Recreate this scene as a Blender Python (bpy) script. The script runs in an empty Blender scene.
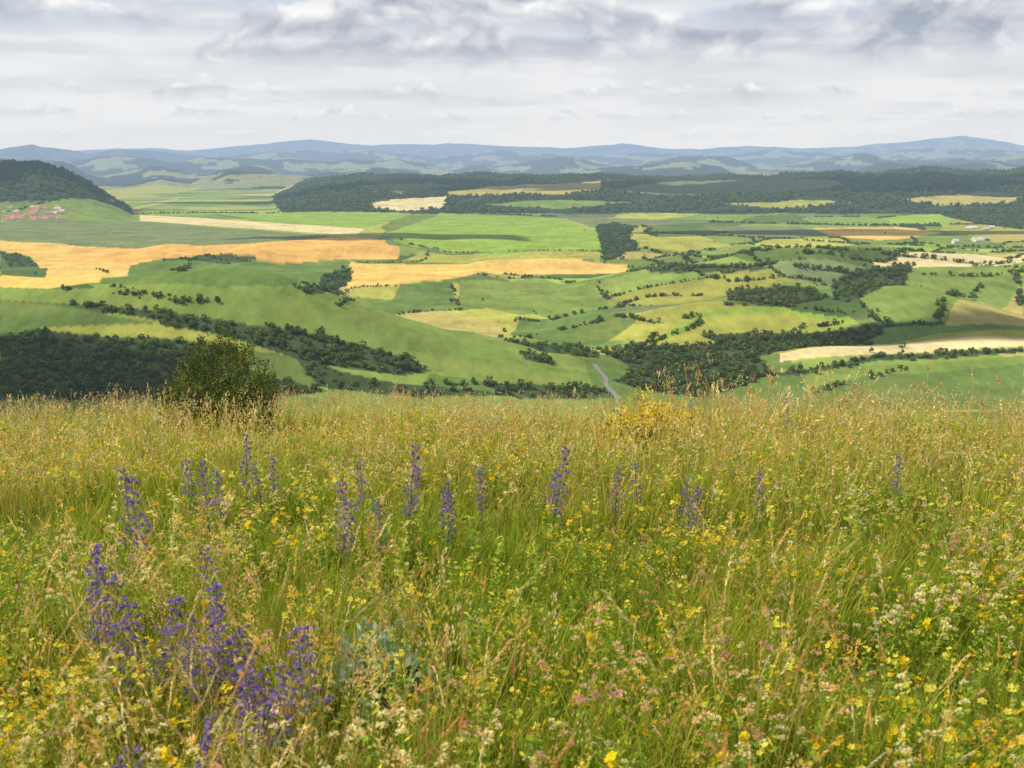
import bpy, math, random, time
import numpy as np
from mathutils import Vector, Euler, Matrix
rng=np.random.default_rng(7); random.seed(7)
F=1236.0; EYE=1.7; P=math.atan(219/F); CP,SP=math.cos(P),math.sin(P)
scene=bpy.context.scene
def link(o): scene.collection.objects.link(o); return o
# ---------------------------------------------------------------- noise
_perm=rng.permutation(512); _perm=np.concatenate([_perm,_perm])
_ang=rng.random(512)*2*np.pi
def perlin(x,y,seed=0):
    x=np.asarray(x,float)+seed*17.13; y=np.asarray(y,float)+seed*5.77
    xi=np.floor(x).astype(int); yi=np.floor(y).astype(int); xf=x-xi; yf=y-yi
    def g(ix,iy,dx,dy):
        h=_perm[(_perm[ix&511]+iy)&511]; a=_ang[h]; return np.cos(a)*dx+np.sin(a)*dy
    u=xf**3*(xf*(xf*6-15)+10); v=yf**3*(yf*(yf*6-15)+10)
    n00=g(xi,yi,xf,yf);n10=g(xi+1,yi,xf-1,yf);n01=g(xi,yi+1,xf,yf-1);n11=g(xi+1,yi+1,xf-1,yf-1)
    return (n00*(1-u)+n10*u)*(1-v)+(n01*(1-u)+n11*u)*v
def fbm(x,y,o=4,seed=0):
    s=0;a=1
    for i in range(o): s=s+a*perlin(x*2**i,y*2**i,seed+i*3); a*=0.5
    return s
def turb(x,y,o=4,seed=0):
    s=0;a=1
    for i in range(o): s=s+a*np.abs(perlin(x*2**i,y*2**i,seed+i*3)); a*=0.47
    return s
def sstep(a,b,t):
    t=np.clip((t-a)/(b-a),0,1); return t*t*(3-2*t)
# ---------------------------------------------------------------- relief of the land
def zat(py,Y):
    b=(384-py)/F
    return EYE+Y*(-SP+b*CP)/(CP+b*SP)
def kn(px,pts,seed,amp,wl):
    a=np.array(pts,float); return np.interp(px,a[:,0],a[:,1])+amp*fbm(px/wl,px*0+seed*3.3,4,seed)
def seg_gauss(x,y,ax,ay,ha,bx,by,hb,s):
    dx,dy=bx-ax,by-ay; t=np.clip(((x-ax)*dx+(y-ay)*dy)/(dx*dx+dy*dy),0,1)
    d2=(x-ax-t*dx)**2+(y-ay-t*dy)**2
    return (ha+(hb-ha)*t)*np.exp(-d2/(2*s*s))
def H(x,y):
    x=np.asarray(x,float); y=np.asarray(y,float); r=np.hypot(x,y)
    zm=np.where(r<60,-.075*r-.0025*r*r,-13.5-.36*(r-60))
    zm=zm-0.30*np.exp(-((x-0.5)/4.5)**2)*sstep(8,20,r)*(1-sstep(40,80,r))+0.05*perlin(x*.5,y*.5,9)
    if x.size and r.max()<60: return zm
    zv=-185+seg_gauss(x,y,-700,1180,105,-250,1130,52,125)+seg_gauss(x,y,-250,1130,40,75,1010,6,95)
    zv=zv+seg_gauss(x,y,-500,860,45,-260,870,20,75)
    zv=zv+seg_gauss(x,y,520,1950,30,1000,1850,60,190)+seg_gauss(x,y,150,1480,18,480,1380,28,100)
    zv=zv+seg_gauss(x,y,-620,2350,26,-430,2420,22,140)+seg_gauss(x,y,300,1120,14,620,1100,34,90)
    zv=zv+seg_gauss(x,y,-1100,1750,60,-500,1650,14,150)+seg_gauss(x,y,-100,1850,16,350,1900,22,120)
    m=sstep(1050,1500,y)*(1-sstep(2600,3600,y))
    zv=zv+m*36*fbm(x/460,y/380,3,4)+10*perlin(x/150,y/150,2)*sstep(900,1100,y)*(1-sstep(2300,3000,y))
    Y=np.maximum(y,200.); px=512+F*(x/Y)/CP
    far=np.full(x.shape,-185.0)
    zt=zat(kn(px,[(-400,218),(120,218),(180,216),(235,207),(300,186),(330,181),(430,177),(560,175),(610,177),(700,179),(850,174),(1024,170),(1400,167)],1,4.5,70),7600.)
    pr=(sstep(4550,7600,Y)*.6+.4*sstep(4450,5600,Y))*(1-sstep(7900,9800,Y))
    far=far+np.maximum(zt+185,0)*pr + pr*36*fbm(x/700,y/600,4,6)*sstep(200,330,px)
    zt=zat(kn(px,[(-500,180),(-200,170),(0,165),(40,160),(62,167),(90,184),(132,214),(200,230)],2,1.,60),5000.)
    far=np.maximum(far,-185+np.maximum(zt+185,0)*np.exp(-((Y-5000)/520)**2)*(1+.12*fbm(x/260,y/260,3,8)))
    for Yc,w,pts,sd,amp in [(11000,1200,[(0,196),(60,190),(110,188),(160,178),(190,186),(230,174),(300,178),(420,188),(560,182),(1024,178)],3,8.),
        (15500,1600,[(0,172),(60,164),(105,178),(150,168),(200,176),(260,164),(300,174),(380,170),(470,180),(600,168),(720,166),(800,170),(1024,164)],4,9.),
        (22000,2200,[(-300,165),(0,156),(50,162),(120,155),(170,164),(230,156),(290,158),(330,163),(400,157),(450,168),(560,155),(620,163),(700,157),(780,163),(860,155),(940,159),(1024,151)],5,8.),
        (33000,3500,[(-300,156),(0,150),(35,144),(90,155),(150,148),(210,156),(270,150),(350,151),(430,157),(500,150),(560,156),(640,151),(700,157),(780,151),(870,155),(930,148),(1024,151)],7,5.),
        (50000,6000,[(-300,150),(0,149),(60,152),(130,148),(200,151),(250,147),(310,140),(370,146),(450,145),(520,148),(560,149),(620,145),(700,149),(760,145),(850,146),(900,141),(960,136),(1000,140),(1024,143),(1400,146)],6,3.5)]:
        zt=zat(kn(px,pts,sd,amp,75),float(Yc))
        pf=np.exp(-((Y-Yc)/w)**2)
        far=np.maximum(far,-185+np.maximum(zt+185,0)*pf*(1+.14*fbm(x/(Yc*.07),y/(Yc*.07),4,sd)*(1-pf)*2))
    zv=np.maximum(zv,far)
    k=12.
    mx=np.maximum(zm,zv)
    return mx+k*np.log(np.exp((zm-mx)/k)+np.exp((zv-mx)/k))
def H1(x,y): return float(H(np.array([float(x)]),np.array([float(y)]))[0])
_R=np.concatenate([np.arange(650,3000,2.5),np.arange(3000,9000,10),np.arange(9000,60000,80)])
def hit(px,py):
    """sight line surveyed from the viewpoint -> where it meets the land"""
    a=(px-512)/F; b=(384-py)/F
    d=np.array([a,CP+b*SP,-SP+b*CP]); t=_R
    x=d[0]*t; y=d[1]*t; z=EYE+d[2]*t
    h=H(x,y); w=np.nonzero(h>=z)[0]
    i=w[0] if len(w) else int(np.argmin(z-h))
    return (x[i],y[i])
def poly(pts): return np.array([hit(*p) for p in pts])
def inside(P_,x,y):
    res=np.zeros(x.shape,bool)
    m=(x>=P_[:,0].min())&(x<=P_[:,0].max())&(y>=P_[:,1].min())&(y<=P_[:,1].max())
    xi=x[m]; yi=y[m]; r=np.zeros(xi.shape,bool); n=len(P_)
    for i in range(n):
        x1,y1=P_[i]; x2,y2=P_[(i+1)%n]
        if y1==y2: continue
        c=((y1>yi)!=(y2>yi))&(xi<(x2-x1)*(yi-y1)/(y2-y1)+x1); r^=c
    res[m]=r; return res
# ---------------------------------------------------------------- land use
G1=(.115,.175,.042);G2=(.17,.235,.05);G3=(.08,.13,.036);YG=(.31,.31,.06);W=(.62,.41,.11);WO=(.60,.35,.095);C=(.58,.48,.24)
GG=(.155,.19,.075);ST=(.38,.32,.10);DG=(.055,.08,.03);BR=(.22,.19,.16);LG=(.22,.32,.045)
fields=[
 (G1,[(560,352),(800,352),(810,412),(560,412)]),
 (GG,[(0,222),(140,221),(300,234),(345,237),(200,246),(75,246),(0,240)]),
 (G2,[(0,214),(150,214),(145,222),(0,223)]),
 (C,[(140,215),(200,218),(365,229),(355,235),(300,232),(140,221)]),
 (LG,[(205,213),(410,213),(365,229),(300,224)]),
 (LG,[(440,213),(560,218),(603,232),(603,251),(440,251),(375,237)]),
 (GG,[(560,217),(640,219),(720,222),(640,226),(600,230)]),
 (WO,[(75,246),(200,246),(330,237),(385,241),(400,250),(398,259),(270,263),(195,258),(130,266),(60,262)]),
 (W,[(0,241),(75,246),(60,262),(130,266),(100,282),(40,290),(0,290)]),
 (G3,[(0,250),(30,256),(48,268),(0,277)]),
 (G1,[(130,268),(190,259),(260,264),(350,262),(345,275),(300,290),(180,296),(100,284)]),
 (W,[(350,262),(600,262),(628,265),(625,272),(500,274),(440,281),(400,284),(345,290),(318,299),(350,275)]),
 (YG,[(420,252),(600,252),(600,262),(400,261)]),
 (G1,[(330,296),(400,285),(452,282),(456,304),(400,314),(340,308)]),
 (G2,[(460,281),(540,278),(610,300),(600,308),(520,315),(458,303)]),
 (ST,[(395,314),(440,311),(500,324),(505,336),(440,330)]),
 (G1,[(520,318),(600,310),(640,318),(600,345),(560,345),(510,335)]),
 (G2,[(0,287),(110,288),(270,300),(420,322),(520,342),(585,362),(592,385),(540,388),(430,372),(350,345),(250,330),(150,312),(60,304),(0,300)]),
 (G1,[(0,300),(60,306),(120,318),(160,325),(40,328),(0,335)]),
 (YG,[(40,329),(160,324),(235,340),(250,348),(180,338),(60,333)]),
 (G1,[(240,350),(300,358),(340,382),(300,392),(260,380)]),
 (G2,[(330,388),(480,392),(600,400),(600,420),(330,420)]),
 (G1,[(430,374),(540,388),(590,388),(560,396),(420,390)]),
 (LG,[(700,313),(770,307),(850,318),(860,324),(700,330),(640,346)]),
 (YG,[(700,318),(780,312),(850,322),(800,330),(680,338)]),
 (G2,[(860,300),(900,280),(930,268),(1024,274),(1024,280),(960,300),(940,325),(880,322)]),
 (ST,[(955,303),(1024,285),(1024,326),(945,326)]),
 (YG,[(800,350),(930,335),(1024,330),(1024,345),(880,352),(790,364)]),
 (C,[(780,354),(870,345),(1024,338),(1024,346),(880,354),(780,362)]),
 (G1,[(820,385),(900,368),(1024,356),(1024,410),(800,408)]),
 (G2,[(760,372),(860,366),(1024,356),(1024,364),(860,376)]),
 (W,[(812,228),(900,227),(942,233),(880,241),(830,236)]),
 (YG,[(640,236),(700,236),(735,246),(680,252),(640,246)]),
 (C,[(870,262),(1024,255),(1024,262),(880,268)]),
 (GG,[(700,226),(800,227),(830,236),(760,240)]),
 (C,[(372,203),(400,199),(447,196),(444,208),(410,211),(375,210)]),
 (ST,[(447,192),(500,186),(602,180),(600,190),(540,195),(450,196)]),
 (GG,[(340,188),(430,182),(470,186),(400,194)]),
 (GG,[(610,190),(680,181),(840,181),(850,188),(760,194),(650,194)]),
 (ST,[(900,200),(960,195),(1024,197),(1010,203),(940,206)]),
 (YG,[(720,204),(800,200),(850,203),(790,209)]),
 (G2,[(480,205),(560,200),(640,203),(560,209)]),
 (YG,[(100,190),(150,186),(205,187),(170,193),(110,196)]),
 (ST,[(110,198),(180,197),(175,201),(110,203)]),
 (BR,[(0,344),(18,348),(24,366),(0,372)]),
]
woods=[
 ([(60,304),(150,311),(250,326),(350,342),(412,360),(427,372),(405,376),(340,368),(290,358),(240,342),(170,325),(110,314)],5.3,.55),
 ([(0,336),(45,332),(110,338),(180,341),(232,350),(258,376),(300,384),(325,392),(250,402),(0,402)],5.0,.5),
 ([(290,352),(340,372),(400,384),(470,390),(520,396),(400,396),(320,388)],9,.5),
 ([(595,226),(612,223),(634,226),(630,238),(640,250),(622,256),(604,262),(601,245)],14,.75),
 ([(725,292),(760,288),(800,286),(835,297),(800,303),(760,307),(735,301)],9,.6),
 ([(832,283),(850,272),(880,267),(916,265),(906,279),(880,290),(850,302),(835,300)],8.5,.65),
 ([(600,352),(640,348),(700,345),(800,335),(870,327),(885,333),(810,347),(755,358),(772,372),(745,386),(700,398),(650,392),(610,380),(640,372)],6.3,.6),
 ([(760,376),(820,368),(880,355),(1024,348),(1024,353),(880,361),(800,376)],7.,.5),
 ([(700,335),(870,323),(945,323),(870,331),(720,343)],7.5,.5),
 ([(520,350),(552,358),(555,366),(525,360)],6,.55),
 ([(320,278),(335,271),(350,269),(352,280),(340,288),(325,294),(305,296)],10,.6),
 ([(500,340),(560,346),(600,352),(600,358),(540,352)],9,.5),
 ([(160,262),(205,254),(262,260),(215,263)],14,.5),
 ([(0,252),(20,254),(40,266),(10,268)],16,.5),
 ([(480,384),(600,388),(620,398),(520,400)],8,.5),
 ([(640,268),(690,264),(760,266),(780,270),(700,273),(650,273)],15,.6),
 ([(940,214),(1024,206),(1024,230),(980,224)],16,.9),
]
hedges=[([(130,297),(170,300),(232,303)],.55),([(60,288),(130,297)],.45),([(452,282),(456,306)],.5),([(300,290),(345,290),(400,285)],.4),
 ([(340,308),(400,314),(440,310)],.4),([(500,318),(540,322),(590,312),(640,298),(720,296)],.65),([(560,330),(600,322),(610,315),(660,325),(700,314)],.65),
 ([(625,272),(700,276),(760,280),(830,284)],.7),([(500,274),(560,280),(610,300)],.5),([(640,345),(690,330),(700,315)],.6),([(400,238),(440,251),(603,251)],.5),
 ([(940,326),(943,305),(975,294),(985,285)],.7),([(1018,275),(1020,310)],.8),([(640,258),(760,262),(870,262),(1024,254)],.75),([(640,232),(800,240),(1024,248)],.75),
 ([(640,245),(760,252),(860,250),(1024,262)],.75),([(650,270),(800,268),(1024,272)],.75),([(100,268),(180,272),(190,259)],.4),([(430,251),(420,262),(350,262)],.4),
 ([(560,345),(600,352),(660,335)],.6),([(800,328),(850,322)],.6),([(0,214),(140,214),(200,213),(440,212),(560,217)],.9),([(700,222),(860,226),(1024,224)],1.),
 ([(860,304),(880,322),(940,326)],.5),([(430,385),(480,384),(540,390),(600,392)],.5),([(140,296),(100,284)],.4),([(780,352),(870,345)],.6),([(900,368),(830,386),(800,396)],.5),
 ([(750,308),(790,306),(850,314)],.6)]
fieldW=[(c,poly(p)) for c,p in fields]
woodW=[(poly(p),s,z) for p,s,z in woods]
ca,sa=math.cos(.35),math.sin(.35)
_jx=rng.random((256,256)); _jy=rng.random((256,256)); _id=rng.random((256,256))
def patch(x,y):
    wx=x+60*perlin(x/400,y/400,21); wy=y+60*perlin(x/400,y/400,22)
    s=1+.5*sstep(2600,5000,y)
    X=(wx*ca+wy*sa)/(190*s); Y=(-wx*sa+wy*ca)/(120*s)
    xi=np.floor(X).astype(int); yi=np.floor(Y).astype(int)
    d1=np.full(x.shape,9.);d2=np.full(x.shape,9.);i1=np.zeros(x.shape);i2=np.zeros(x.shape)
    for a in (-1,0,1):
        for b in (-1,0,1):
            cx=(xi+a)&255; cy=(yi+b)&255
            d=np.hypot(xi+a+.15+.7*_jx[cx,cy]-X,yi+b+.15+.7*_jy[cx,cy]-Y); k=_id[cx,cy]
            n=d<d1
            d2=np.where(n,d1,np.where(d<d2,d,d2)); i2=np.where(n,i1,np.where(d<d2+1e-12,np.where(d==d2,k,i2),i2))
            i1=np.where(n,k,i1); d1=np.where(n,d,d1)
    return i1,i2,d2-d1
PAL=np.array([G1,G2,G3,YG,G2,LG,GG,ST,YG,G1,G2,G2,LG])
def landcol(x,y,z):
    k,_,e=patch(x,y)
    col=PAL[(k*997%1*len(PAL)).astype(int)]*(.8+.4*(k*131%1))[:,None]
    r=np.hypot(x,y)
    wx=x+25*perlin(x/70,y/70,61); wy=y+25*perlin(x/70,y/70,62)
    dg=np.array((.045,.068,.032))
    wood=(y>4430)&(z>np.where(x<-1350,-184.,-179+5*perlin(x/200,y/200,66)))&((y<5800)|(x>-1350))
    col=np.where(wood[:,None],dg,col)
    fb=fbm(x/800,y/1500,4,31)
    farc=np.where((fb>.12)[:,None],np.array((.22,.23,.10)),np.array((.04,.055,.028)))
    col=np.where((y>9200)[:,None],farc,col)
    col=np.where((y<900)[:,None],np.array(G1),col)
    for i,(c,Pw) in enumerate(fieldW):
        fr=Pw[:,1].mean()>4500
        m=inside(Pw,wx if fr else x,wy if fr else y); col[m]=c
    f=(sstep(-.05,.55,fbm(x/110+y/300,y/55,4,77))*.32*(y<4400)*(y>600))[:,None]
    col=col*(1-f)+(col*.6+np.array((.15,.115,.03)))*f
    for Pw,s,q in woodW:
        m=inside(Pw,x,y); col[m]=DG
    m=r<80; col[m]=np.array((.15,.135,.035))
    return col
# ---------------------------------------------------------------- materials
def nt(mat): mat.use_nodes=True; n=mat.node_tree; n.nodes.clear(); return n
def N(t,typ,**kw):
    n=t.nodes.new(typ)
    for k,v in kw.items():
        if k.startswith('i_'): n.inputs[k[2:].replace('_',' ')].default_value=v
        else: setattr(n,k,v)
    return n
def M(t,op,a,b=None,c=None,clamp=False):
    n=t.nodes.new('ShaderNodeMath'); n.operation=op; n.use_clamp=clamp
    for i,v in enumerate((a,b,c)):
        if v is None: continue
        if isinstance(v,(int,float)): n.inputs[i].default_value=v
        else: t.links.new(v,n.inputs[i])
    return n.outputs[0]
def noemit(m):
    try: m.cycles.emission_sampling='NONE'
    except Exception as ex: print('emission_sampling',ex)
def painted_haze(t,shader):
    """paints hazy air as blue emission on the surface, growing with distance from origin"""
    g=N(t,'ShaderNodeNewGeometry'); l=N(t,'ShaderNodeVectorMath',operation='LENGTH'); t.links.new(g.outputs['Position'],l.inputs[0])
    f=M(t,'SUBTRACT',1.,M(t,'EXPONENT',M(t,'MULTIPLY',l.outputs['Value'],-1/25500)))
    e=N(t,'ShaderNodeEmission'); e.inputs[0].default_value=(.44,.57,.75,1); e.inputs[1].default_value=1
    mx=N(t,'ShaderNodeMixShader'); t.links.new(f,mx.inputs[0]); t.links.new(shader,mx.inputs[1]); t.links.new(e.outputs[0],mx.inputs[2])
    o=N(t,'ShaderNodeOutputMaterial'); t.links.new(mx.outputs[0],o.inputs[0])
def terrain_mat():
    m=bpy.data.materials.new('land'); t=nt(m); noemit(m)
    a=N(t,'ShaderNodeAttribute',attribute_name='Col'); g=N(t,'ShaderNodeNewGeometry')
    n1=N(t,'ShaderNodeTexNoise',i_Scale=.012,i_Detail=5.,i_Roughness=.65); n2=N(t,'ShaderNodeTexNoise',i_Scale=.09,i_Detail=3.,i_Roughness=.7)
    t.links.new(g.outputs['Position'],n1.inputs['Vector'])
    mp=N(t,'ShaderNodeMapping'); mp.inputs['Scale'].default_value=(1,.25,1); mp.inputs['Rotation'].default_value=(0,0,.5)
    t.links.new(g.outputs['Position'],mp.inputs[0]); t.links.new(mp.outputs[0],n2.inputs['Vector'])
    f=M(t,'ADD',M(t,'MULTIPLY',n1.outputs[0],1.3),M(t,'MULTIPLY',n2.outputs[0],.8)); f=M(t,'ADD',f,-.05)
    vm=N(t,'ShaderNodeVectorMath',operation='SCALE'); t.links.new(a.outputs['Color'],vm.inputs[0]); t.links.new(f,vm.inputs['Scale'])
    b=N(t,'ShaderNodeBsdfDiffuse'); t.links.new(vm.outputs[0],b.inputs[0])
    painted_haze(t,b.outputs[0]); return m
def foliage_mat(name,trans=.35,var=.35,hz=False):
    m=bpy.data.materials.new(name); t=nt(m); noemit(m)
    a=N(t,'ShaderNodeAttribute',attribute_name='Col'); src=a.outputs['Color']
    if var:
        oi=N(t,'ShaderNodeObjectInfo'); hs=N(t,'ShaderNodeHueSaturation'); t.links.new(src,hs.inputs['Color'])
        t.links.new(M(t,'ADD',M(t,'MULTIPLY',oi.outputs['Random'],.05),.475),hs.inputs['Hue'])
        r2=M(t,'FRACT',M(t,'MULTIPLY',oi.outputs['Random'],37.7))
        t.links.new(M(t,'ADD',M(t,'MULTIPLY',r2,var*2),1-var),hs.inputs['Value']); src=hs.outputs[0]
    d=N(t,'ShaderNodeBsdfDiffuse'); tr=N(t,'ShaderNodeBsdfTranslucent'); mx=N(t,'ShaderNodeMixShader'); mx.inputs[0].default_value=trans
    t.links.new(src,d.inputs[0]); t.links.new(src,tr.inputs[0]); t.links.new(d.outputs[0],mx.inputs[1]); t.links.new(tr.outputs[0],mx.inputs[2])
    if hz: painted_haze(t,mx.outputs[0])
    else:
        o=N(t,'ShaderNodeOutputMaterial'); t.links.new(mx.outputs[0],o.inputs[0])
    return m
def plain_mat(name,col):
    m=bpy.data.materials.new(name); t=nt(m); noemit(m)
    n=N(t,'ShaderNodeTexNoise',i_Scale=.8,i_Detail=2.); g=N(t,'ShaderNodeNewGeometry'); t.links.new(g.outputs['Position'],n.inputs['Vector'])
    vm=N(t,'ShaderNodeVectorMath',operation='SCALE'); vm.inputs[0].default_value=col; t.links.new(M(t,'ADD',M(t,'MULTIPLY',n.outputs[0],.6),.7),vm.inputs['Scale'])
    b=N(t,'ShaderNodeBsdfDiffuse'); t.links.new(vm.outputs[0],b.inputs[0]); painted_haze(t,b.outputs[0]); return m
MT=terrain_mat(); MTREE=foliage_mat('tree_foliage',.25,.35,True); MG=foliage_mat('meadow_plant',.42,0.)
# ---------------------------------------------------------------- sheets
def build(me,V,polys,cols):
    me.vertices.add(len(V)); me.vertices.foreach_set('co',np.asarray(V,np.float32).ravel())
    li=np.concatenate([np.asarray(p).ravel() for p in polys]).astype(np.int32)
    tot=np.concatenate([np.full(len(p),np.asarray(p).shape[1]) for p in polys]).astype(np.int32)
    st=np.concatenate([[0],np.cumsum(tot)[:-1]]).astype(np.int32)
    me.loops.add(len(li)); me.loops.foreach_set('vertex_index',li)
    me.polygons.add(len(tot)); me.polygons.foreach_set('loop_start',st)
    me.update(calc_edges=True)
    a=me.color_attributes.new('Col','FLOAT_COLOR','POINT'); c=np.ones((len(V),4),np.float32); c[:,:3]=cols; a.data.foreach_set('color',c.ravel())
t0=time.time()
fine=np.radians(np.linspace(-27,27,1040)); th=np.concatenate([np.radians(np.arange(-180,-27,3.)),fine,np.radians(np.arange(30,180,3.))])
rr=np.concatenate([np.linspace(.5,45,50),np.linspace(50,700,40),1/np.linspace(1/706,1/3000,300),np.arange(3025,8600,25.),np.geomspace(8700,60000,170)])
TH,RR=np.meshgrid(th,rr); X=(RR*np.sin(TH)).ravel(); Yv=(RR*np.cos(TH)).ravel(); Z=H(X,Yv)
nr,nc=len(rr),len(th)
cols=landcol(X,Yv,Z)
me=bpy.data.meshes.new('terrain')
def gridq(nr,nc):
    i=np.arange(nr-1)[:,None]*nc; j=np.arange(nc)[None,:]; j2=(j+1)%nc
    return np.stack([i+j,i+j2,i+nc+j2,i+nc+j],-1).reshape(-1,4)[:,::-1]
nv=nr*nc; V=np.stack([X,Yv,Z],1)
V=np.vstack([V,[[0,0,H1(0,0)]]]); cols=np.vstack([cols,cols[:1]])
tris=np.stack([np.full(nc,nv),(np.arange(nc)+1)%nc,np.arange(nc)],1)
build(me,V,[gridq(nr,nc),tris],cols)
me.polygons.foreach_set('use_smooth',np.ones(len(me.polygons),bool)); me.materials.append(MT)
link(bpy.data.objects.new('terrain',me)); print('terrain',time.time()-t0)
# sky: bank of cumulus all round the horizon, open overhead where the Nishita sky and the sun come in
el=np.concatenate([np.arange(-1.2,9.6,.05),np.arange(10,40.1,1.)]); az=np.degrees(th)
EL_,AZ_=np.meshgrid(el,az,indexing='ij'); E=EL_.ravel(); A_=AZ_.ravel()
def mix(a,b,f): return a*(1-f[:,None])+b*f[:,None]
hz=np.array((.78,.80,.82)); blue=np.array((.50,.62,.80)); gry=np.array((.37,.42,.52)); wht=np.array((.98,.98,.97))
sk=mix(np.tile(hz,(len(E),1)),np.tile(blue,(len(E),1)),sstep(3.5,9,E)*.9)
thin=sstep(-.35,.35,fbm(A_/11,E/1.6,5,40)); sk=mix(sk,np.array((.86,.87,.88)),thin*.85)
thin=sstep(-.1,.5,fbm(A_/8,E/.9,5,43)); sk=mix(sk,np.array((.64,.67,.72)),thin*.5*sstep(1.,2.5,E))
# (base elevation, thickness, haze, cover, opens to the left)
rw=[(1.2,.7,.72,.05,0),(2.1,1.0,.55,.10,0),(3.2,1.5,.38,.05,0),(4.7,2.9,.06,.75,1),(6.1,2.6,.02,.70,0),(7.6,2.6,0.,.6,0),(9.2,3.0,0,.6,0),(12,3.6,0,.4,0),(15.5,4.5,0,.4,0),(20,6,0,.3,0),(28,7,0,.2,0),(35,7,0,.1,0)]
for n_,(b0,h,w,cov,side) in enumerate(rw):
    s=h; wp_=A_+.5*s*fbm(A_/(s*1.5),E/(s*.9),3,90+n_)
    u=wp_/(s*3.4); ridge=fbm(u,u*0+n_*7.7,3,50+n_)+cov
    if side: ridge=ridge-1.2*(1-sstep(-17,-8,A_))
    bs=1.9
    bl=1-1.7*turb(wp_/(s*bs),E/(s*bs*.62),5,60+n_)
    bl2=1-1.7*turb((wp_+.16*s)/(s*bs),(E-.20*s)/(s*bs*.62),5,60+n_)
    base=b0+.30*h*fbm(A_/(s*3.2),A_*0+3.1*n_,4,70+n_)
    top=base+h*(.85*np.maximum(ridge,-.3)+.10)+h*.45*(bl-.45)
    d=(top-E)/h; cut=(E-base)/h+.30*(bl-.5)
    soft=1.7 if h>2 else 1.4
    al=sstep(0,.14*soft,d)*sstep(-.2*soft,.26*soft,cut)
    t=np.clip((E-base)/np.maximum(top-base,.1*h),0,1)
    lt=np.clip(-.04+1.0*t**1.35+1.15*(bl-bl2)+.38*(bl-.45),0,1)
    c=mix(np.tile(gry,(len(E),1)),np.tile(wht,(len(E),1)),lt)
    c=c*(1-w)+np.array((.83,.845,.865))*w
    sk=mix(sk,c,al*(1-.35*w))
sk=mix(sk,hz+.02,(1-sstep(-.2,2.4,E))*.75)
RD=95000.; ce,se=np.cos(np.radians(E)),np.sin(np.radians(E)); ar=np.radians(A_)
me=bpy.data.meshes.new('sky'); build(me,np.stack([RD*ce*np.sin(ar),RD*ce*np.cos(ar),RD*se],1),[gridq(len(el),nc)],sk)
ms=bpy.data.materials.new('cloudy_sky'); t=nt(ms); noemit(ms); a=N(t,'ShaderNodeAttribute',attribute_name='Col'); e=N(t,'ShaderNodeEmission'); o=N(t,'ShaderNodeOutputMaterial'); t.links.new(a.outputs['Color'],e.inputs[0]); t.links.new(e.outputs[0],o.inputs[0])
me.materials.append(ms); me.polygons.foreach_set('use_smooth',np.ones(len(me.polygons),bool)); link(bpy.data.objects.new('sky',me)); print('sky',time.time()-t0)
# ---------------------------------------------------------------- mesh builder for plants
class MB:
    def __init__(s): s.v=[];s.f=[];s.c=[]
    def vert(s,p,c): s.v.append((p[0],p[1],p[2])); s.c.append(c); return len(s.v)-1
    def strip(s,pts,ws,side,c0,c1):
        n=len(pts); prev=None
        for k,(p,w) in enumerate(zip(pts,ws)):
            t=k/(n-1); c=tuple(c0[q]*(1-t)+c1[q]*t for q in range(3))
            if k==n-1 and w<=0: 
                a=s.vert(p,c); s.f.append((prev[0],prev[1],a)); return
            a=s.vert(p-side*w,c); b=s.vert(p+side*w,c)
            if prev: s.f.append((prev[0],prev[1],b,a))
            prev=(a,b)
    def blade(s,base,az,h,lean,w,c0,c1,n=4,droop=.0):
        d=Vector((math.cos(az),math.sin(az),0)); sd=Vector((-math.sin(az+.5),math.cos(az+.5),0))
        pts=[base+d*(lean*(k/n)**1.8)+Vector((0,0,h*(k/n)-droop*h*(k/n)**3)) for k in range(n+1)]
        ws=[w*(1-(k/n)**1.6) for k in range(n+1)]
        s.strip(pts,ws,sd,c0,c1); return pts
    def stem(s,pts,w,c0,c1,one=False):
        for sd in ((Vector((1,0,0)),) if one else (Vector((1,0,0)),Vector((0,1,0)))): s.strip(pts,[w]*len(pts),sd,c0,c1)
    def diamond(s,p,d,l,w,c):
        d=d.normalized(); sd=d.cross(Vector((random.gauss(0,1),random.gauss(0,1),random.gauss(0,1))))
        if sd.length<1e-4: sd=Vector((1,0,0))
        sd.normalize()
        a=s.vert(p,c);b=s.vert(p+d*l*.5+sd*w,c);e=s.vert(p+d*l,c);f=s.vert(p+d*l*.5-sd*w,c); s.f.append((a,b,e,f))
    def flower(s,p,up,r,c,n=5,cup=.3):
        up=up.normalized(); a=up.orthogonal().normalized(); b=up.cross(a); o=s.vert(p,tuple(x*.8 for x in c)); a0=random.random()*6
        for k in range(n):
            t=a0+k*6.283/n; h=3.14/n*.8
            q=[p+(a*math.cos(t+o_)+b*math.sin(t+o_))*r*m+up*r*cup*m for o_,m in ((-h,.75),(0,1),(h,.75))]
            ids=[s.vert(x,c) for x in q]; s.f.append((o,ids[0],ids[1],ids[2]))
    def arr(s):
        T=[]
        for f in s.f:
            for k in range(1,len(f)-1): T.append((f[0],f[k],f[k+1]))
        return np.array(s.v,np.float32),np.array(T,np.int64),np.array(s.c,np.float32)
    def obj(s,name,mat):
        me=bpy.data.meshes.new(name); me.from_pydata(s.v,[],s.f); a=me.color_attributes.new('Col','FLOAT_COLOR','POINT')
        c=np.ones((len(s.v),4),np.float32); c[:,:3]=s.c; a.data.foreach_set('color',c.ravel()); me.materials.append(mat)
        return bpy.data.objects.new(name,me)
def vj(c,j=.2):
    k=1+random.uniform(-j,j); return tuple(max(0,x*k*(1+random.uniform(-.08,.08))) for x in c)
def rd(): return Vector((random.gauss(0,1),random.gauss(0,1),random.gauss(0,1))).normalized()
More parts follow.
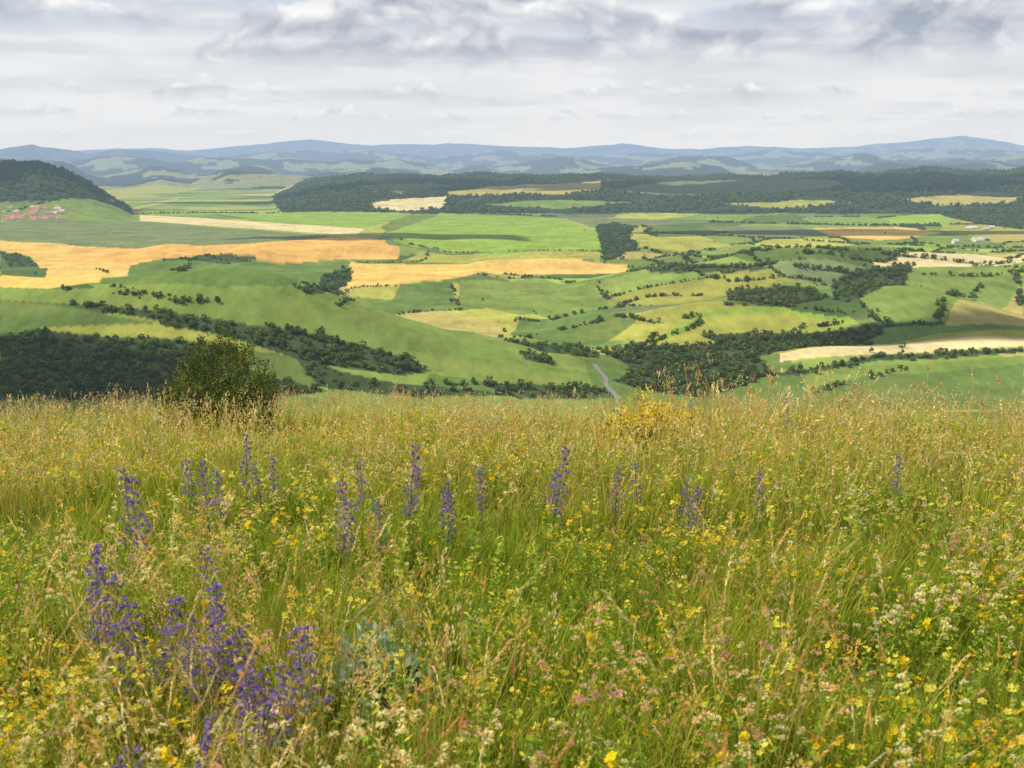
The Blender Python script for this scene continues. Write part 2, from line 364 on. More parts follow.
GA=(.09,.13,.014);GB=(.36,.46,.035);GY=(.62,.59,.06);TA=(.74,.51,.13);TB=(.88,.67,.26);RU=(.62,.34,.12);OL=(.48,.42,.06)
def panicle(kind,lod=0):
    m=MB(); ns=6 if not lod else 3; q_=(lambda n:n) if not lod else (lambda n:max(3,n//4)); z_=1 if not lod else 1.9
    for k in range(random.randint(4,6)):
        a=random.random()*6.283; r=.12*math.sqrt(random.random()); b=Vector((r*math.cos(a),r*math.sin(a),-.02)); h=random.uniform(.34,.66); l=random.uniform(.03,.22)
        d=Vector((math.cos(a),math.sin(a),0)); pts=[b+d*l*(t/ns)**2+Vector((0,0,h*t/ns)) for t in range(ns+1)]
        sc=vj((.54,.48,.11)); hc=vj(random.choice([TA,TB,RU,TA,TA,(.70,.53,.26)]),.15); m.stem(pts,.0011*(1.5 if lod else 1),vj(GB),sc,lod)
        top=pts[-1]; dv=(pts[-1]-pts[-2]).normalized()
        if kind==0:
            L=random.uniform(.05,.09)
            for q in range(q_(34)):
                t=q/q_(34); m.diamond(top+dv*L*t,(dv+rd()*.55),.014*z_*(1.1-t*.5),.0028*z_,vj(hc,.2))
        elif kind==1:
            L=random.uniform(.10,.17)
            for q in range(q_(44)):
                t=random.random(); sp=(1-t)*.04+.004; o=rd(); o.z*=.3; m.diamond(top+dv*(L*t-.03)+o*sp,(dv*.8+o*.5),.014*z_,.0024*z_,vj(hc,.2))
        else:
            L=random.uniform(.10,.15)
            for q in range(q_(20)):
                t=q/q_(20); m.diamond(top+dv*(L*t-.02)+d*.03*t,(dv*.5+d*.9+rd()*.3),.024*(1.3 if lod else 1),.0032*z_,vj(hc,.2))
        if not lod:
            for q in range(3):
                m.blade(b+Vector((0,0,h*random.uniform(.05,.4))),random.random()*6.28,.14,.12,.0022,vj(GA),vj(GY))
    return m
def forb(kind,lod=0):
    m=MB(); z_=1 if not lod else 1.6
    for k in range({'yellow':6,'pink':6,'leafy':5,'cream':5}[kind]):
        a=random.random()*6.283; r=.13*math.sqrt(random.random()); b=Vector((r*math.cos(a),r*math.sin(a),-.02)); h=random.uniform(.2,.44); l=random.uniform(.02,.14)
        d=Vector((math.cos(a),math.sin(a),0)); n=4 if not lod else 2; pts=[b+d*l*(t/n)**1.5+Vector((0,0,h*t/n)) for t in range(n+1)]
        m.stem(pts,.0012,vj(GA),vj(GB),lod); top=pts[-1]
        for q in range(int((18 if kind!='leafy' else 40)/(1 if not lod else 3.5))):
            t=random.uniform(.1,.95); p=b+d*l*t**1.5+Vector((0,0,h*t)); o=rd(); o.z=abs(o.z)*.6
            m.diamond(p,o,random.uniform(.018,.04)*z_,random.uniform(.004,.008)*z_,vj((.25,.38,.055) if random.random()<.65 else GY,.3))
        if kind=='yellow':
            yc=random.choice([(.90,.66,.02),(.88,.56,.015),(.90,.76,.10)])
            for q in range(random.randint(3,6)//(1+lod)): m.flower(top+rd()*.016,Vector((0,0,1))+rd()*.8,random.uniform(.008,.015)*z_,vj(yc,.12),5 if not lod else 3,.4)
        elif kind in('pink','cream'):
            pc=random.choice([(.78,.46,.24),(.82,.60,.30),(.74,.42,.30)]) if kind=='pink' else (.86,.76,.40)
            for u in range(random.randint(1,3)):
                cc=top+rd()*.022*u
                for q in range(24 if not lod else 6):
                    o=rd(); o.z=abs(o.z)-.25; m.diamond(cc+o*.005,o,.012*z_,.0032*z_,vj(pc,.25))
        else:
            for q in range(14//(1+2*lod)): o=rd(); o.z=abs(o.z); m.diamond(top-Vector((0,0,random.random()*.05)),o,.014*z_,.004*z_,vj((.60,.60,.10),.2))
    return m
def echium():
    m=MB(); h=1.0; l=random.uniform(-.09,.09); n=10
    pts=[Vector((l*(t/n)**2,l*.5*(t/n),h*t/n)) for t in range(n+1)]; m.stem(pts,.004,(.2,.24,.08),(.34,.28,.18))
    def at(t): return Vector((l*t*t,l*.5*t,h*t))
    for q in range(55):
        t=random.uniform(.02,.62); a=random.random()*6.28; m.blade(at(t),a,.03+.05*(1-t),.13*(1.1-t),.0065,vj((.16,.22,.08)),vj((.28,.36,.13)),3,.3)
    nb=26
    for q in range(nb):
        t=.42+.58*(q/nb); a=q*2.4+random.uniform(-.5,.5); rad=(.092*(1.06-t)**.6+.012)*random.uniform(.5,1.3); o=Vector((math.cos(a),math.sin(a),random.uniform(.1,.6)))
        base=at(t)
        m.strip([base,base+o*rad*.6,base+o*rad+Vector((0,0,.012))],[.003,.003,.002],Vector((-o.y,o.x,0)),(.26,.28,.14),(.40,.34,.28))
        bl=random.random()
        for u in range(8):
            p=base+o*rad*random.uniform(.3,1.1)+rd()*.010; dd=(o+rd()*.8)
            if random.random()<(.66 if bl>.25 else .2): m.flower(p,dd,random.uniform(.010,.017),vj(random.choice([(.27,.19,.58),(.34,.22,.60),(.23,.19,.53),(.52,.28,.54)]),.3),5,1.1)
            else: m.diamond(p,dd,.022,.005,vj((.36,.33,.2),.3))
    return m
def tree(seed,nq=22,sz=1.05):
    random.seed(seed); m=MB(); hh=random.uniform(7.,10.5); R=random.uniform(3.0,4.6)
    def tube(p0,p1,r0,r1,n=5):
        d=(p1-p0).normalized(); a=d.orthogonal().normalized(); b=d.cross(a); c=(.09,.07,.05); an=np.arange(n)*6.283/n; k0=[m.vert(p0+(a*math.cos(t)+b*math.sin(t))*r0,c) for t in an]; k1=[m.vert(p1+(a*math.cos(t)+b*math.sin(t))*r1,c) for t in an]
        for i in range(n): m.f.append((k0[i],k0[(i+1)%n],k1[(i+1)%n],k1[i]))
    tube(Vector((0,0,-.5)),Vector((.1,.1,hh*.5)),.3,.15)
    cen=[]
    for k in range(14):
        o=rd(); c=Vector((o.x*R*.7,o.y*R*.7,hh*.48+o.z*hh*.38)); cen.append(c)
        if k<5: tube(Vector((0,0,hh*.22+k*.25)),c,.12,.04,4)
    for c in cen:
        rr_=random.uniform(1.,1.9)
        base=random.choice([(.12,.18,.042),(.16,.215,.05),(.095,.145,.036),(.19,.22,.055)])
        for q in range(nq):
            o=rd(); p=c+o*rr_*random.uniform(.6,1); n=(o+rd()*.5).normalized(); a=n.orthogonal().normalized(); a=Matrix.Rotation(random.random()*6,3,n)@a; b=n.cross(a); s=random.uniform(.35,.7)*sz; cc=vj(base,.25)
            ids=[m.vert(p+a*s*x+b*s*y_,cc) for x,y_ in((-1,-.5),(.2,-1),(1,.3),(-.3,1))]; m.f.append(tuple(ids))
    return m
# ---------------------------------------------------------------- instancing
def instancer(name,protos,pts,scl,rot,idx):
    col=bpy.data.collections.new(name+'_kinds')
    for o in protos: col.objects.link(o)
    me=bpy.data.meshes.new(name); me.vertices.add(len(pts)); me.vertices.foreach_set('co',np.asarray(pts,np.float32).ravel())
    for nm,ty,dat,key in(('scl','FLOAT_VECTOR',scl,'vector'),('rot','FLOAT_VECTOR',rot,'vector'),('idx','INT',idx,'value')):
        a=me.attributes.new(nm,ty,'POINT'); a.data.foreach_set(key,np.asarray(dat,np.int32 if ty=='INT' else np.float32).ravel())
    o=link(bpy.data.objects.new(name,me)); g=bpy.data.node_groups.new(name,'GeometryNodeTree')
    g.interface.new_socket('Geometry',in_out='INPUT',socket_type='NodeSocketGeometry'); g.interface.new_socket('Geometry',in_out='OUTPUT',socket_type='NodeSocketGeometry')
    gi=g.nodes.new('NodeGroupInput'); go=g.nodes.new('NodeGroupOutput'); ip=g.nodes.new('GeometryNodeInstanceOnPoints'); ci=g.nodes.new('GeometryNodeCollectionInfo')
    ci.inputs['Collection'].default_value=col; ci.inputs['Separate Children'].default_value=True; ci.inputs['Reset Children'].default_value=True
    def na(nm,ty): n=g.nodes.new('GeometryNodeInputNamedAttribute'); n.data_type=ty; n.inputs['Name'].default_value=nm; return n.outputs['Attribute']
    er=g.nodes.new('FunctionNodeEulerToRotation'); L=g.links.new
    L(gi.outputs[0],ip.inputs['Points']); L(ci.outputs[0],ip.inputs['Instance']); ip.inputs['Pick Instance'].default_value=True
    L(na('idx','INT'),ip.inputs['Instance Index']); L(na('rot','FLOAT_VECTOR'),er.inputs[0]); L(er.outputs[0],ip.inputs['Rotation']); L(na('scl','FLOAT_VECTOR'),ip.inputs['Scale'])
    L(ip.outputs[0],go.inputs[0]); md=o.modifiers.new('scatter','NODES'); md.node_group=g; return o
tp=[tree(100+i).obj('tree_kind_%02d'%i,MTREE) for i in range(6)]
tf=[tree(200+i,7,1.8).obj('far_tree_kind_%02d'%i,MTREE) for i in range(6)]
random.seed(11)
def place_trees(name,xy,size,protos):
    x,y=xy[:,0],xy[:,1]; z=H(x,y)-.5*size; n=len(x); s=size*rng.uniform(.5,1.35,n); sc=np.stack([s*rng.uniform(.9,1.5,n),s*rng.uniform(.9,1.5,n),s*rng.uniform(.75,1.1,n)],1)
    rot=np.stack([np.zeros(n),np.zeros(n),rng.random(n)*6.28],1); instancer(name,protos,np.stack([x,y,z],1),sc,rot,rng.integers(0,6,n)); print(name,n)
def fill(Pw,sp):
    a=Pw.min(0);b=Pw.max(0); n=int((b[0]-a[0])*(b[1]-a[1])/sp**2)+1; n=min(n,200000); x=rng.uniform(a[0],b[0],n); y=rng.uniform(a[1],b[1],n)
    m=inside(Pw,x+8*perlin(x/15,y/15,5),y+14*perlin(x/25,y/25,6)); return np.stack([x[m],y[m]],1)
wp=[];ws=[]
for Pw,s,z in woodW:
    q=fill(Pw,s); wp.append(q); ws.append(np.full(len(q),z))
hp=[];hs=[]
for pl,z in hedges:
    w=[np.array(hit(*p)) for p in pl]
    for a,b in zip(w[:-1],w[1:]):
        L=np.hypot(*(b-a)); n=int(L/3.2)+1; t=rng.random(n); q=a+(b-a)*t[:,None]+rng.normal(0,2.2,(n,2)); q[:,0]+=14*perlin(q[:,0]/90,q[:,1]/90,5)
        k=perlin(q[:,0]/60,q[:,1]/60,44)>-.22; q=q[k]; hp.append(q); hs.append(np.full(len(q),z*.85))
n=650000; y=np.sqrt(rng.uniform(1150**2,4550**2,n)); x=y*rng.uniform(-.46,.46,n)
k1,k2,e=patch(x,y); hsh=((k1+k2)*7919.3)%1
keep=(e*150<3.2)&(hsh>.46)&(perlin(x/70,y/70,45)>-.20)
px_=512+F*(x/y)/CP
keep&=~((px_<600)&(y>2100))
q=np.stack([x,y],1)[keep]
for c,Pw in fieldW:
    q=q[~inside(Pw,q[:,0],q[:,1])]
hp.append(q); hs.append(np.where(q[:,1]>2300,.58,.42))
n=260; y=np.sqrt(rng.uniform(1100**2,4500**2,n)); x=y*rng.uniform(-.46,.46,n); k=(perlin(x/300,y/300,50)>.05)&((x>150)|(y<2000)); hp.append(np.stack([x,y],1)[k]); hs.append(np.full(k.sum(),.5))
A=np.concatenate(hp); S_=np.concatenate(hs); fa=A[:,1]>2000
B=np.concatenate(wp); SB=np.concatenate(ws); fb_=B[:,1]>2000
place_trees('woodland',B[~fb_],SB[~fb_],tp)
place_trees('hedgerow_trees',A[~fa],S_[~fa],tp)
place_trees('distant_hedgerow_trees',np.concatenate([A[fa],B[fb_]]),np.concatenate([S_[fa],SB[fb_]]),tf)
n=50000; y=np.sqrt(rng.uniform(4440**2,7900**2,n)); x=y*rng.uniform(-.48,.48,n)
k=(H(x,y)>np.where(x<-1350,-183.,-178))&(fbm(x/300,y/300,3,60)>-.25)&((x>-1350)|(y<5700)); q=np.stack([x,y],1)[k]
for c,Pw in fieldW: q=q[~inside(Pw,q[:,0],q[:,1])]
place_trees('hillside_forest',q,np.full(len(q),1.5),tf)
# ---------------------------------------------------------------- meadow
HALF=.48
def ringpts(dens,rmin,rmax,half=HALF):
    n=int(dens*half*(rmax**2-rmin**2)); r=np.sqrt(rng.uniform(rmin**2,rmax**2,n)); a=rng.uniform(-half,half,n); return r*np.sin(a),r*np.cos(a)
def dryness(x,y):
    r=np.hypot(x,y); u=x/np.maximum(y,.5)
    d=.66*fbm(x*.35,y*.25,3,80)+.22*perlin(x*1.7,y*1.7,81)
    return d-.03+.34*sstep(5,13,r)+.08*sstep(-.1,-.3,u)-.32*np.exp(-((u-.02)/.15)**2)*(1-sstep(5,9,r))-.16*np.exp(-((u-.33)/.12)**2)*(1-sstep(5,9,r))
CT=np.array([GB,GY,TA,TB,OL,(.22,.38,.028),RU])
Vs=[];Cs=[];Qs=[];off=0
def blades(dens,rmin,rmax,nb,wmul,ns,hm):
    global off
    tx,ty=ringpts(dens,rmin,rmax); n=len(tx); d=dryness(tx,ty)+rng.normal(0,.10,n)
    hh=(.29+.30*fbm(tx*.8,ty*.8,3,33))*rng.uniform(.65,1.4,n)*hm; tr=rng.uniform(.03,.12,n)*math.sqrt(wmul); tone=rng.uniform(.65,1.3,n)
    taz=rng.random(n)*6.28; tl=rng.uniform(0,.10,n)
    R=lambda a:np.repeat(a,nb); m=n*nb
    a=rng.random(m)*6.28; q=np.sqrt(rng.random(m))*R(tr); bx=R(tx)+q*np.cos(a); by=R(ty)+q*np.sin(a); bz=H(bx,by)-.02
    az=a+rng.normal(0,.7,m); h=R(hh)*rng.uniform(.45,1.15,m); lean=rng.uniform(.02,.6,m)*h; dr=rng.uniform(0,.35,m); w=rng.uniform(.0014,.0034,m)*wmul
    dd=R(d)+rng.normal(0,.14,m); rn=rng.random(m)
    ci=np.where(dd<.0,np.where(rn<.6,0,np.where(rn<.8,5,1)),np.where(dd<.22,np.where(rn<.42,0,np.where(rn<.82,1,2)),np.where(dd<.42,np.where(rn<.14,0,np.where(rn<.42,1,np.where(rn<.70,2,np.where(rn<.90,4,6)))),np.where(rn<.14,1,np.where(rn<.50,2,np.where(rn<.70,3,np.where(rn<.86,6,4)))))))
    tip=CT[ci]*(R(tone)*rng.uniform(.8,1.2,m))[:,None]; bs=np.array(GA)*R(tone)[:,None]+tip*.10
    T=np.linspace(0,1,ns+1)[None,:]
    cx=bx[:,None]+np.cos(az)[:,None]*lean[:,None]*T**1.8+(np.cos(R(taz))*R(tl))[:,None]*T**1.5
    cy=by[:,None]+np.sin(az)[:,None]*lean[:,None]*T**1.8+(np.sin(R(taz))*R(tl))[:,None]*T**1.5
    cz=bz[:,None]+h[:,None]*(T-dr[:,None]*T**3)
    ww=w[:,None]*(1.02-T**1.6); sx=-np.sin(az+.5)[:,None]*ww; sy=np.cos(az+.5)[:,None]*ww
    V=np.stack([np.stack([cx-sx,cy-sy,cz],-1),np.stack([cx+sx,cy+sy,cz],-1)],2).reshape(-1,3)
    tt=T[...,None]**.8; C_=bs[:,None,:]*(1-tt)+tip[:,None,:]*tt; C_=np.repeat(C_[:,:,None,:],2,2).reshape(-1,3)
    b0=(np.arange(m)*(ns+1)*2)[:,None]+np.arange(ns)[None,:]*2+off
    Qs.append(np.stack([b0,b0+1,b0+3,b0+2],-1).reshape(-1,4)); Vs.append(V); Cs.append(C_); off+=len(V); print('blades',m)
blades(80,1.9,7,26,1.1,3,1.); blades(52,7,12,18,1.5,2,1.); blades(30,12,20,11,2.4,2,1.); blades(9,20,38,10,4.,2,1.05)
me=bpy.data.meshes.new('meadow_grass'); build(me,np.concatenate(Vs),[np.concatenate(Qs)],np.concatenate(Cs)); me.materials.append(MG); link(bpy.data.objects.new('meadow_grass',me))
def realize(name,sets):
    """sets: list of (protos, x, y, smin, smax, tilt) merged into one plant carpet"""
    Vs=[];Ts=[];Cs=[];off=0
    for protos,x,y,s0,s1,tilt in sets:
        n=len(x); idx=rng.integers(0,len(protos),n); s=rng.uniform(s0,s1,n); z=H(x,y); a=rng.random(n)*6.28; tx=rng.normal(0,tilt,n); ty=rng.normal(0,tilt,n); tone=rng.uniform(.8,1.2,n)
        for k,pm in enumerate(protos):
            v,t,c=pm; w=np.nonzero(idx==k)[0]
            if not len(w): continue
            ca_,sa_=np.cos(a[w])[:,None],np.sin(a[w])[:,None]
            vx=(v[None,:,0]*ca_-v[None,:,1]*sa_); vy=(v[None,:,0]*sa_+v[None,:,1]*ca_); vz=np.repeat(v[None,:,2],len(w),0)
            vx=vx+vz*tx[w][:,None]; vy=vy+vz*ty[w][:,None]; S=s[w][:,None]
            V=np.stack([vx*S+x[w][:,None],vy*S+y[w][:,None],vz*S+z[w][:,None]],-1).reshape(-1,3)
            Ts.append((t[None]+(np.arange(len(w))*len(v))[:,None,None]+off).reshape(-1,3)); Vs.append(V); Cs.append((c[None]*tone[w][:,None,None]).reshape(-1,3)); off+=len(V)
    me=bpy.data.meshes.new(name); build(me,np.concatenate(Vs),[np.concatenate(Ts)],np.concatenate(Cs)); me.materials.append(MG); link(bpy.data.objects.new(name,me)); print(name,off)
def sel(x,y,k): return x[k],y[k]
p0=[panicle(i%3).arr() for i in range(9)]; p1=[panicle(i%3,1).arr() for i in range(9)]
def pan(d,a,b):
    x,y=ringpts(d,a,b); return sel(x,y,dryness(x,y)+rng.normal(0,.2,len(x))>.0)
xr,yr=ringpts(3.5,8,17); kr=(xr/yr>.12)&(fbm(xr*.4,yr*.4,2,12)>-.1); xr,yr=xr[kr],yr[kr]
realize('meadow_seed_heads',[(p0,*pan(24,1.9,7),.65,1.1,.14),(p1,*pan(17,7,13),.7,1.1,.14),(p1,*pan(5.5,13,26),.8,1.2,.12),(p1,*pan(1.5,26,38),1.,1.3,.12),(p1,xr,yr,1.2,1.65,.12)])
def flo(d,a,b,sd,sc_,th,cx,u0,u1,r0,r1,boost=.35):
    x,y=ringpts(d,a,b); m=fbm(x*sc_,y*sc_,3,sd)+boost*(1-sstep(r0,r1,np.hypot(x,y)))*sstep(u0,u1,np.abs(x/y-cx)); return sel(x,y,m+rng.normal(0,.14,len(x))>th)
y0=[forb('yellow').arr() for i in range(4)]; y1=[forb('yellow',1).arr() for i in range(4)]
realize('yellow_wildflowers',[(y0,*flo(26,1.9,7,90,.6,.16,-.08,.03,.2,3.6,5.8,.5),.7,1.1,.12),(y1,*flo(11,7,16,90,.6,.24,.02,.03,.2,3.4,6.),.7,1.05,.12),(y1,*flo(2,16,30,90,.6,.25,.02,.03,.2,3.4,6.),.9,1.2,.12)])
q0=[forb('pink').arr() for i in range(3)]+[forb('cream').arr() for i in range(3)]; q1=[forb('pink',1).arr() for i in range(3)]+[forb('cream',1).arr() for i in range(3)]
realize('pale_clover',[(q0,*flo(18,1.9,7,95,.5,.16,0,.05,.25,3.5,6.),.7,1.1,.12),(q1,*flo(9,7,16,95,.5,.2,0,.05,.25,3.5,6.5),.8,1.1,.12),(q1,*flo(2,16,26,95,.5,.2,0,.05,.25,3.5,6.),.9,1.2,.12)])
l0=[forb('leafy').arr() for i in range(4)]; l1=[forb('leafy',1).arr() for i in range(4)]
realize('leafy_herbs',[(l0,*flo(15,1.9,7,99,.4,.0,0,.05,.25,1,2,0),.7,1.2,.12),(l1,*flo(9,7,16,99,.4,.05,0,.05,.25,1,2,0),.8,1.3,.12),(l1,*flo(2.5,16,30,99,.4,.05,0,.05,.25,1,2,0),.8,1.3,.12)])
em=[echium().obj('bugloss_kind',MG).data for i in range(8)]
for (px,py,h) in [(245,434,.66),(190,458,.52),(130,464,.76),(136,480,.64),(207,462,.62),(218,470,.52),(272,455,.54),(262,462,.48),(363,457,.54),(404,444,.76),(412,462,.58),(342,478,.66),(347,500,.52),(450,480,.54),(549,441,.72),(558,470,.52),(692,477,.58),(697,484,.52),(96,547,.70),(88,560,.58),(116,618,.5),(152,598,.52),(172,602,.54),(215,549,.54),(214,590,.62),(206,606,.52),(226,620,.46),(312,617,.56),(306,628,.46),(255,662,.5),(246,668,.44),(268,672,.44),(288,664,.5),(190,714,.46),(142,742,.42),(615,468,.52),(895,455,.52),(385,500,.5),(690,398,.7),(124,520,.54),(200,640,.42),(160,625,.42),(104,575,.54),(182,615,.42),(236,640,.42),(276,690,.38),(220,632,.44),(482,468,.5),(640,462,.5),(760,472,.48),(448,492,.5),(795,366,.8)]:
    a=(px-512)/F; b=(384-py)/F; dy=CP+b*SP; dz=-SP+b*CP; t=np.linspace(2,26,1200); g=EYE+dz*t-H(a*t,dy*t)-h; w=np.nonzero(g<0)[0]; tt=t[w[0]] if len(w) else 16.
    o=link(bpy.data.objects.new('vipers_bugloss',random.choice(em))); o.location=(a*tt,dy*tt,H1(a*tt,dy*tt)); o.scale=(.60,.60,h); o.rotation_euler=(random.gauss(0,.06),random.gauss(0,.06),random.random()*6.28)
def shrub(w,h,nl,leafc,flc=None,ff=.3):
    m=MB()
    for k in range(16):
        a=random.random()*6.28; l=w*.35*random.random(); pts=[Vector((math.cos(a)*l*t/4,math.sin(a)*l*t/4,h*.6*(t/4)*random.uniform(.9,1))) for t in range(5)]; m.stem(pts,.006,(.08,.06,.04),(.10,.08,.04))
    for k in range(nl):
        a=random.random()*6.28; rr_=w*.5*math.sqrt(random.random()); top=h*(1-(rr_/(w*.5))**2.4*.55)*(.86+.14*math.sin(a*3+1)*math.cos(a*2)); c=Vector((math.cos(a)*rr_,math.sin(a)*rr_,top*(1-.8*random.random()**1.6)))
        lc=vj(random.choice(leafc),.2)
        up=random.uniform(.06,.2)
        for q in range(46):
            o=rd(); p=c+Vector((o.x*.07,o.y*.07,random.uniform(-.06,up))); cc=vj(lc,.25)
            if flc and random.random()<ff and c.z>h*.4: cc=vj(flc,.15)
            m.diamond(p,(o+Vector((0,0,.6))),random.uniform(.03,.055),random.uniform(.008,.015),cc)
    return m
def put(o,px,Y,sink=.05):
    x=(px-512)/F*Y*CP; link(o); o.location=(x,Y,H1(x,Y)-sink)
put(shrub(1.8,1.72,320,[(.07,.11,.03),(.11,.16,.04),(.24,.25,.05),(.13,.13,.04),(.06,.09,.03)]).obj('shrub',MG),209,18.5)
put(shrub(1.2,.80,110,[(.2,.25,.05),(.35,.33,.06)],(.92,.68,.03),.65).obj('yellow_broom_bush',MG),650,14.)
put(shrub(.45,.40,14,[(.30,.40,.22),(.36,.45,.27)]).obj('silvery_herb',MG),372,4.4)
# ---------------------------------------------------------------- houses and road
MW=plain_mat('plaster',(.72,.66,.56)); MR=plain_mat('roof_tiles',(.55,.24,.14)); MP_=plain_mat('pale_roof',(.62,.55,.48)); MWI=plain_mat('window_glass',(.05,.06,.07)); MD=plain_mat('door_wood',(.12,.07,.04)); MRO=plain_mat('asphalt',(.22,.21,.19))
def house(x,y,w,d,h,rot,roof):
    v=[];f=[];mi=[]
    def quad(ps,m_): b=len(v); v.extend(ps); f.append(tuple(range(b,b+len(ps)))); mi.append(m_)
    W2,D2,rh=w/2,d/2,d*.38
    quad([(-W2,-D2,-2),(W2,-D2,-2),(W2,-D2,h),(-W2,-D2,h)],0); quad([(W2,D2,-2),(-W2,D2,-2),(-W2,D2,h),(W2,D2,h)],0)
    for s in(-1,1): quad([(s*W2,-s*D2,-2),(s*W2,s*D2,-2),(s*W2,s*D2,h),(s*W2,0,h+rh),(s*W2,-s*D2,h)],0)
    e=.4
    for s in(-1,1): quad([(-W2-e,s*(D2+e),h-e*.5),(W2+e,s*(D2+e),h-e*.5),(W2+e,0,h+rh+.05),(-W2-e,0,h+rh+.05)],1)
    for s in(-1,1):
        for fl in range(int(h//2.8)):
            for k in range(int(w//2.8)):
                cx=-W2+1.6+k*2.7; z0=.9+fl*2.8
                if fl==0 and k==1 and s<0: quad([(cx-.5,s*(D2+.05),0),(cx+.5,s*(D2+.05),0),(cx+.5,s*(D2+.05),2.1),(cx-.5,s*(D2+.05),2.1)],3)
                else: quad([(cx-.45,s*(D2+.05),z0),(cx+.45,s*(D2+.05),z0),(cx+.45,s*(D2+.05),z0+1.2),(cx-.45,s*(D2+.05),z0+1.2)],2)
    quad([(1,.5,h+rh-1),(1.7,.5,h+rh-1),(1.7,.5,h+rh+1),(1,.5,h+rh+1)],0); quad([(1,1.1,h+rh-1.2),(1.7,1.1,h+rh-1.2),(1.7,1.1,h+rh+1),(1,1.1,h+rh+1)],0)
    me=bpy.data.meshes.new('village_house'); me.from_pydata(v,[],f)
    for q in (MW,roof,MWI,MD): me.materials.append(q)
    me.polygons.foreach_set('material_index',mi); o=link(bpy.data.objects.new('village_house',me)); o.location=(x,y,H1(x,y)+.3); o.rotation_euler[2]=rot
for k in range(46):
    px=random.uniform(0,60); y=random.uniform(4050,4350); x=(px-512)/F*y*CP; house(x,y,random.uniform(14,26),random.uniform(10,14),random.choice([3.2,6.,6.]),random.uniform(-.6,.6),MR if random.random()<.8 else MP_)
for k in range(12):
    px=random.uniform(955,992); py=random.uniform(229,245); x,y=hit(px,py); house(x,y,random.uniform(12,24),random.uniform(9,12),random.choice([3.2,6.]),random.uniform(-.6,.6),MP_)
def strip_road(name,pts,w):
    P2=[np.array(hit(*p)) for p in pts]; L=[]
    for a,b in zip(P2[:-1],P2[1:]):
        for t in np.linspace(0,1,14)[:-1]: L.append(a+(b-a)*t)
    L.append(P2[-1]); L=np.array(L); ker=np.ones(7)/7; L=np.stack([np.convolve(np.pad(L[:,i],3,'edge'),ker,'valid') for i in(0,1)],1)
    T=np.gradient(L,axis=0); T/=np.linalg.norm(T,axis=1)[:,None]+1e-9; Nn=np.stack([-T[:,1],T[:,0]],1); v=[];f=[]
    for i in range(len(L)):
        for s in(-1,-.33,.33,1):
            q=L[i]+Nn[i]*s*w/2; v.append((q[0],q[1],H1(q[0],q[1])+.35))
        if i: 
            for j in range(3): f.append((4*i-4+j,4*i-3+j,4*i+1+j,4*i+j))
    me=bpy.data.meshes.new(name); me.from_pydata(v,[],f); me.materials.append(MRO); link(bpy.data.objects.new(name,me))
strip_road('country_road',[(622,408),(616,396),(606,386),(606,378),(598,370),(594,364)],4.2)
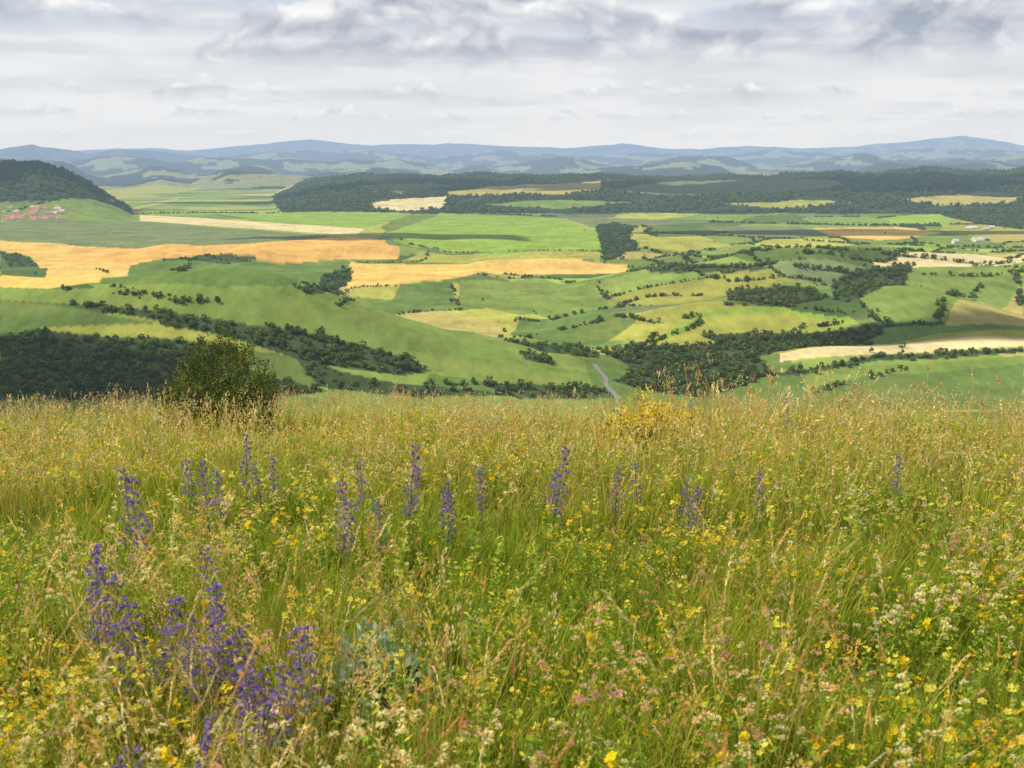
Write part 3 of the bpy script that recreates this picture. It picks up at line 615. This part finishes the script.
# ---------------------------------------------------------------- light, sky
EL=math.radians(50); AZ=math.radians(-75)
S=Vector((math.sin(AZ)*math.cos(EL),math.cos(AZ)*math.cos(EL),math.sin(EL)))
sl=bpy.data.lights.new('sun','SUN'); sl.energy=5.0; sl.angle=math.radians(.8); sl.color=(1,.94,.82)
so=link(bpy.data.objects.new('sun',sl)); so.rotation_euler=S.to_track_quat('Z','Y').to_euler()
mc=bpy.data.materials.new('shadow_cloud_white'); t=nt(mc); b=N(t,'ShaderNodeBsdfDiffuse'); b.inputs[0].default_value=(.9,.9,.9,1); o=N(t,'ShaderNodeOutputMaterial'); t.links.new(b.outputs[0],o.inputs[0])
def shadow_cloud(tx,ty,rx,ry,seed,alt=1350.):  # unseen blockers added above the view to throw shadow on chosen ground
    nu,nv_=48,16; v=[];f=[]
    cen=Vector((tx,ty,-150))+S*((alt+150)/S.z)
    for i in range(nv_+1):
        ph=math.pi*i/nv_
        for j in range(nu):
            th_=2*math.pi*j/nu
            k=1+.9*float(fbm(np.array([math.cos(th_)*1.6+seed]),np.array([math.sin(th_)*1.6+math.cos(ph)]),4,seed)[0])
            z=math.cos(ph)*160*k*(1. if ph<math.pi/2 else .25)
            v.append((cen.x+rx*k*math.sin(ph)*math.cos(th_),cen.y+ry*k*math.sin(ph)*math.sin(th_),cen.z+z))
    for i in range(nv_):
        for j in range(nu): f.append((i*nu+j,(i+1)*nu+j,(i+1)*nu+(j+1)%nu,i*nu+(j+1)%nu))
    me=bpy.data.meshes.new('added_shadow_cloud'); me.from_pydata(v,[],f); me.materials.append(mc); link(bpy.data.objects.new('added_shadow_cloud',me))
for c in [(1500,6100,1300,520,1),(-600,6300,900,450,2),(-2100,5000,520,420,3),(950,3500,480,150,4),(-380,3250,330,150,5),(520,1230,220,70,6),(-420,900,170,80,8)]: shadow_cloud(*c)
w=bpy.data.worlds.new('World'); scene.world=w; w.use_nodes=True; t=w.node_tree; t.nodes.clear(); L=t.links.new
skn=N(t,'ShaderNodeTexSky',sky_type='NISHITA',sun_disc=False,sun_elevation=EL,sun_rotation=AZ)
b1=N(t,'ShaderNodeBackground'); L(skn.outputs[0],b1.inputs[0]); b1.inputs[1].default_value=.11
b2=N(t,'ShaderNodeBackground'); b2.inputs[0].default_value=(.66,.68,.72,1)
mx=N(t,'ShaderNodeMixShader'); mx.inputs[0].default_value=.5; L(b1.outputs[0],mx.inputs[1]); L(b2.outputs[0],mx.inputs[2])
o=N(t,'ShaderNodeOutputWorld'); L(mx.outputs[0],o.inputs[0])
try: w.cycles.sampling_method='NONE'
except Exception as ex: print(ex)
# ---------------------------------------------------------------- camera
cd=bpy.data.cameras.new('camera'); cd.sensor_width=36; cd.lens=36*F/1024; cd.clip_start=.1; cd.clip_end=120000
cd.dof.use_dof=True; cd.dof.focus_distance=11; cd.dof.aperture_fstop=7
co=link(bpy.data.objects.new('camera',cd)); co.location=(0,0,EYE); co.rotation_euler=(math.pi/2-P,0,0); scene.camera=co
scene.view_settings.view_transform='Standard'; scene.view_settings.look='None'; scene.view_settings.exposure=0
print('done',time.time()-t0)
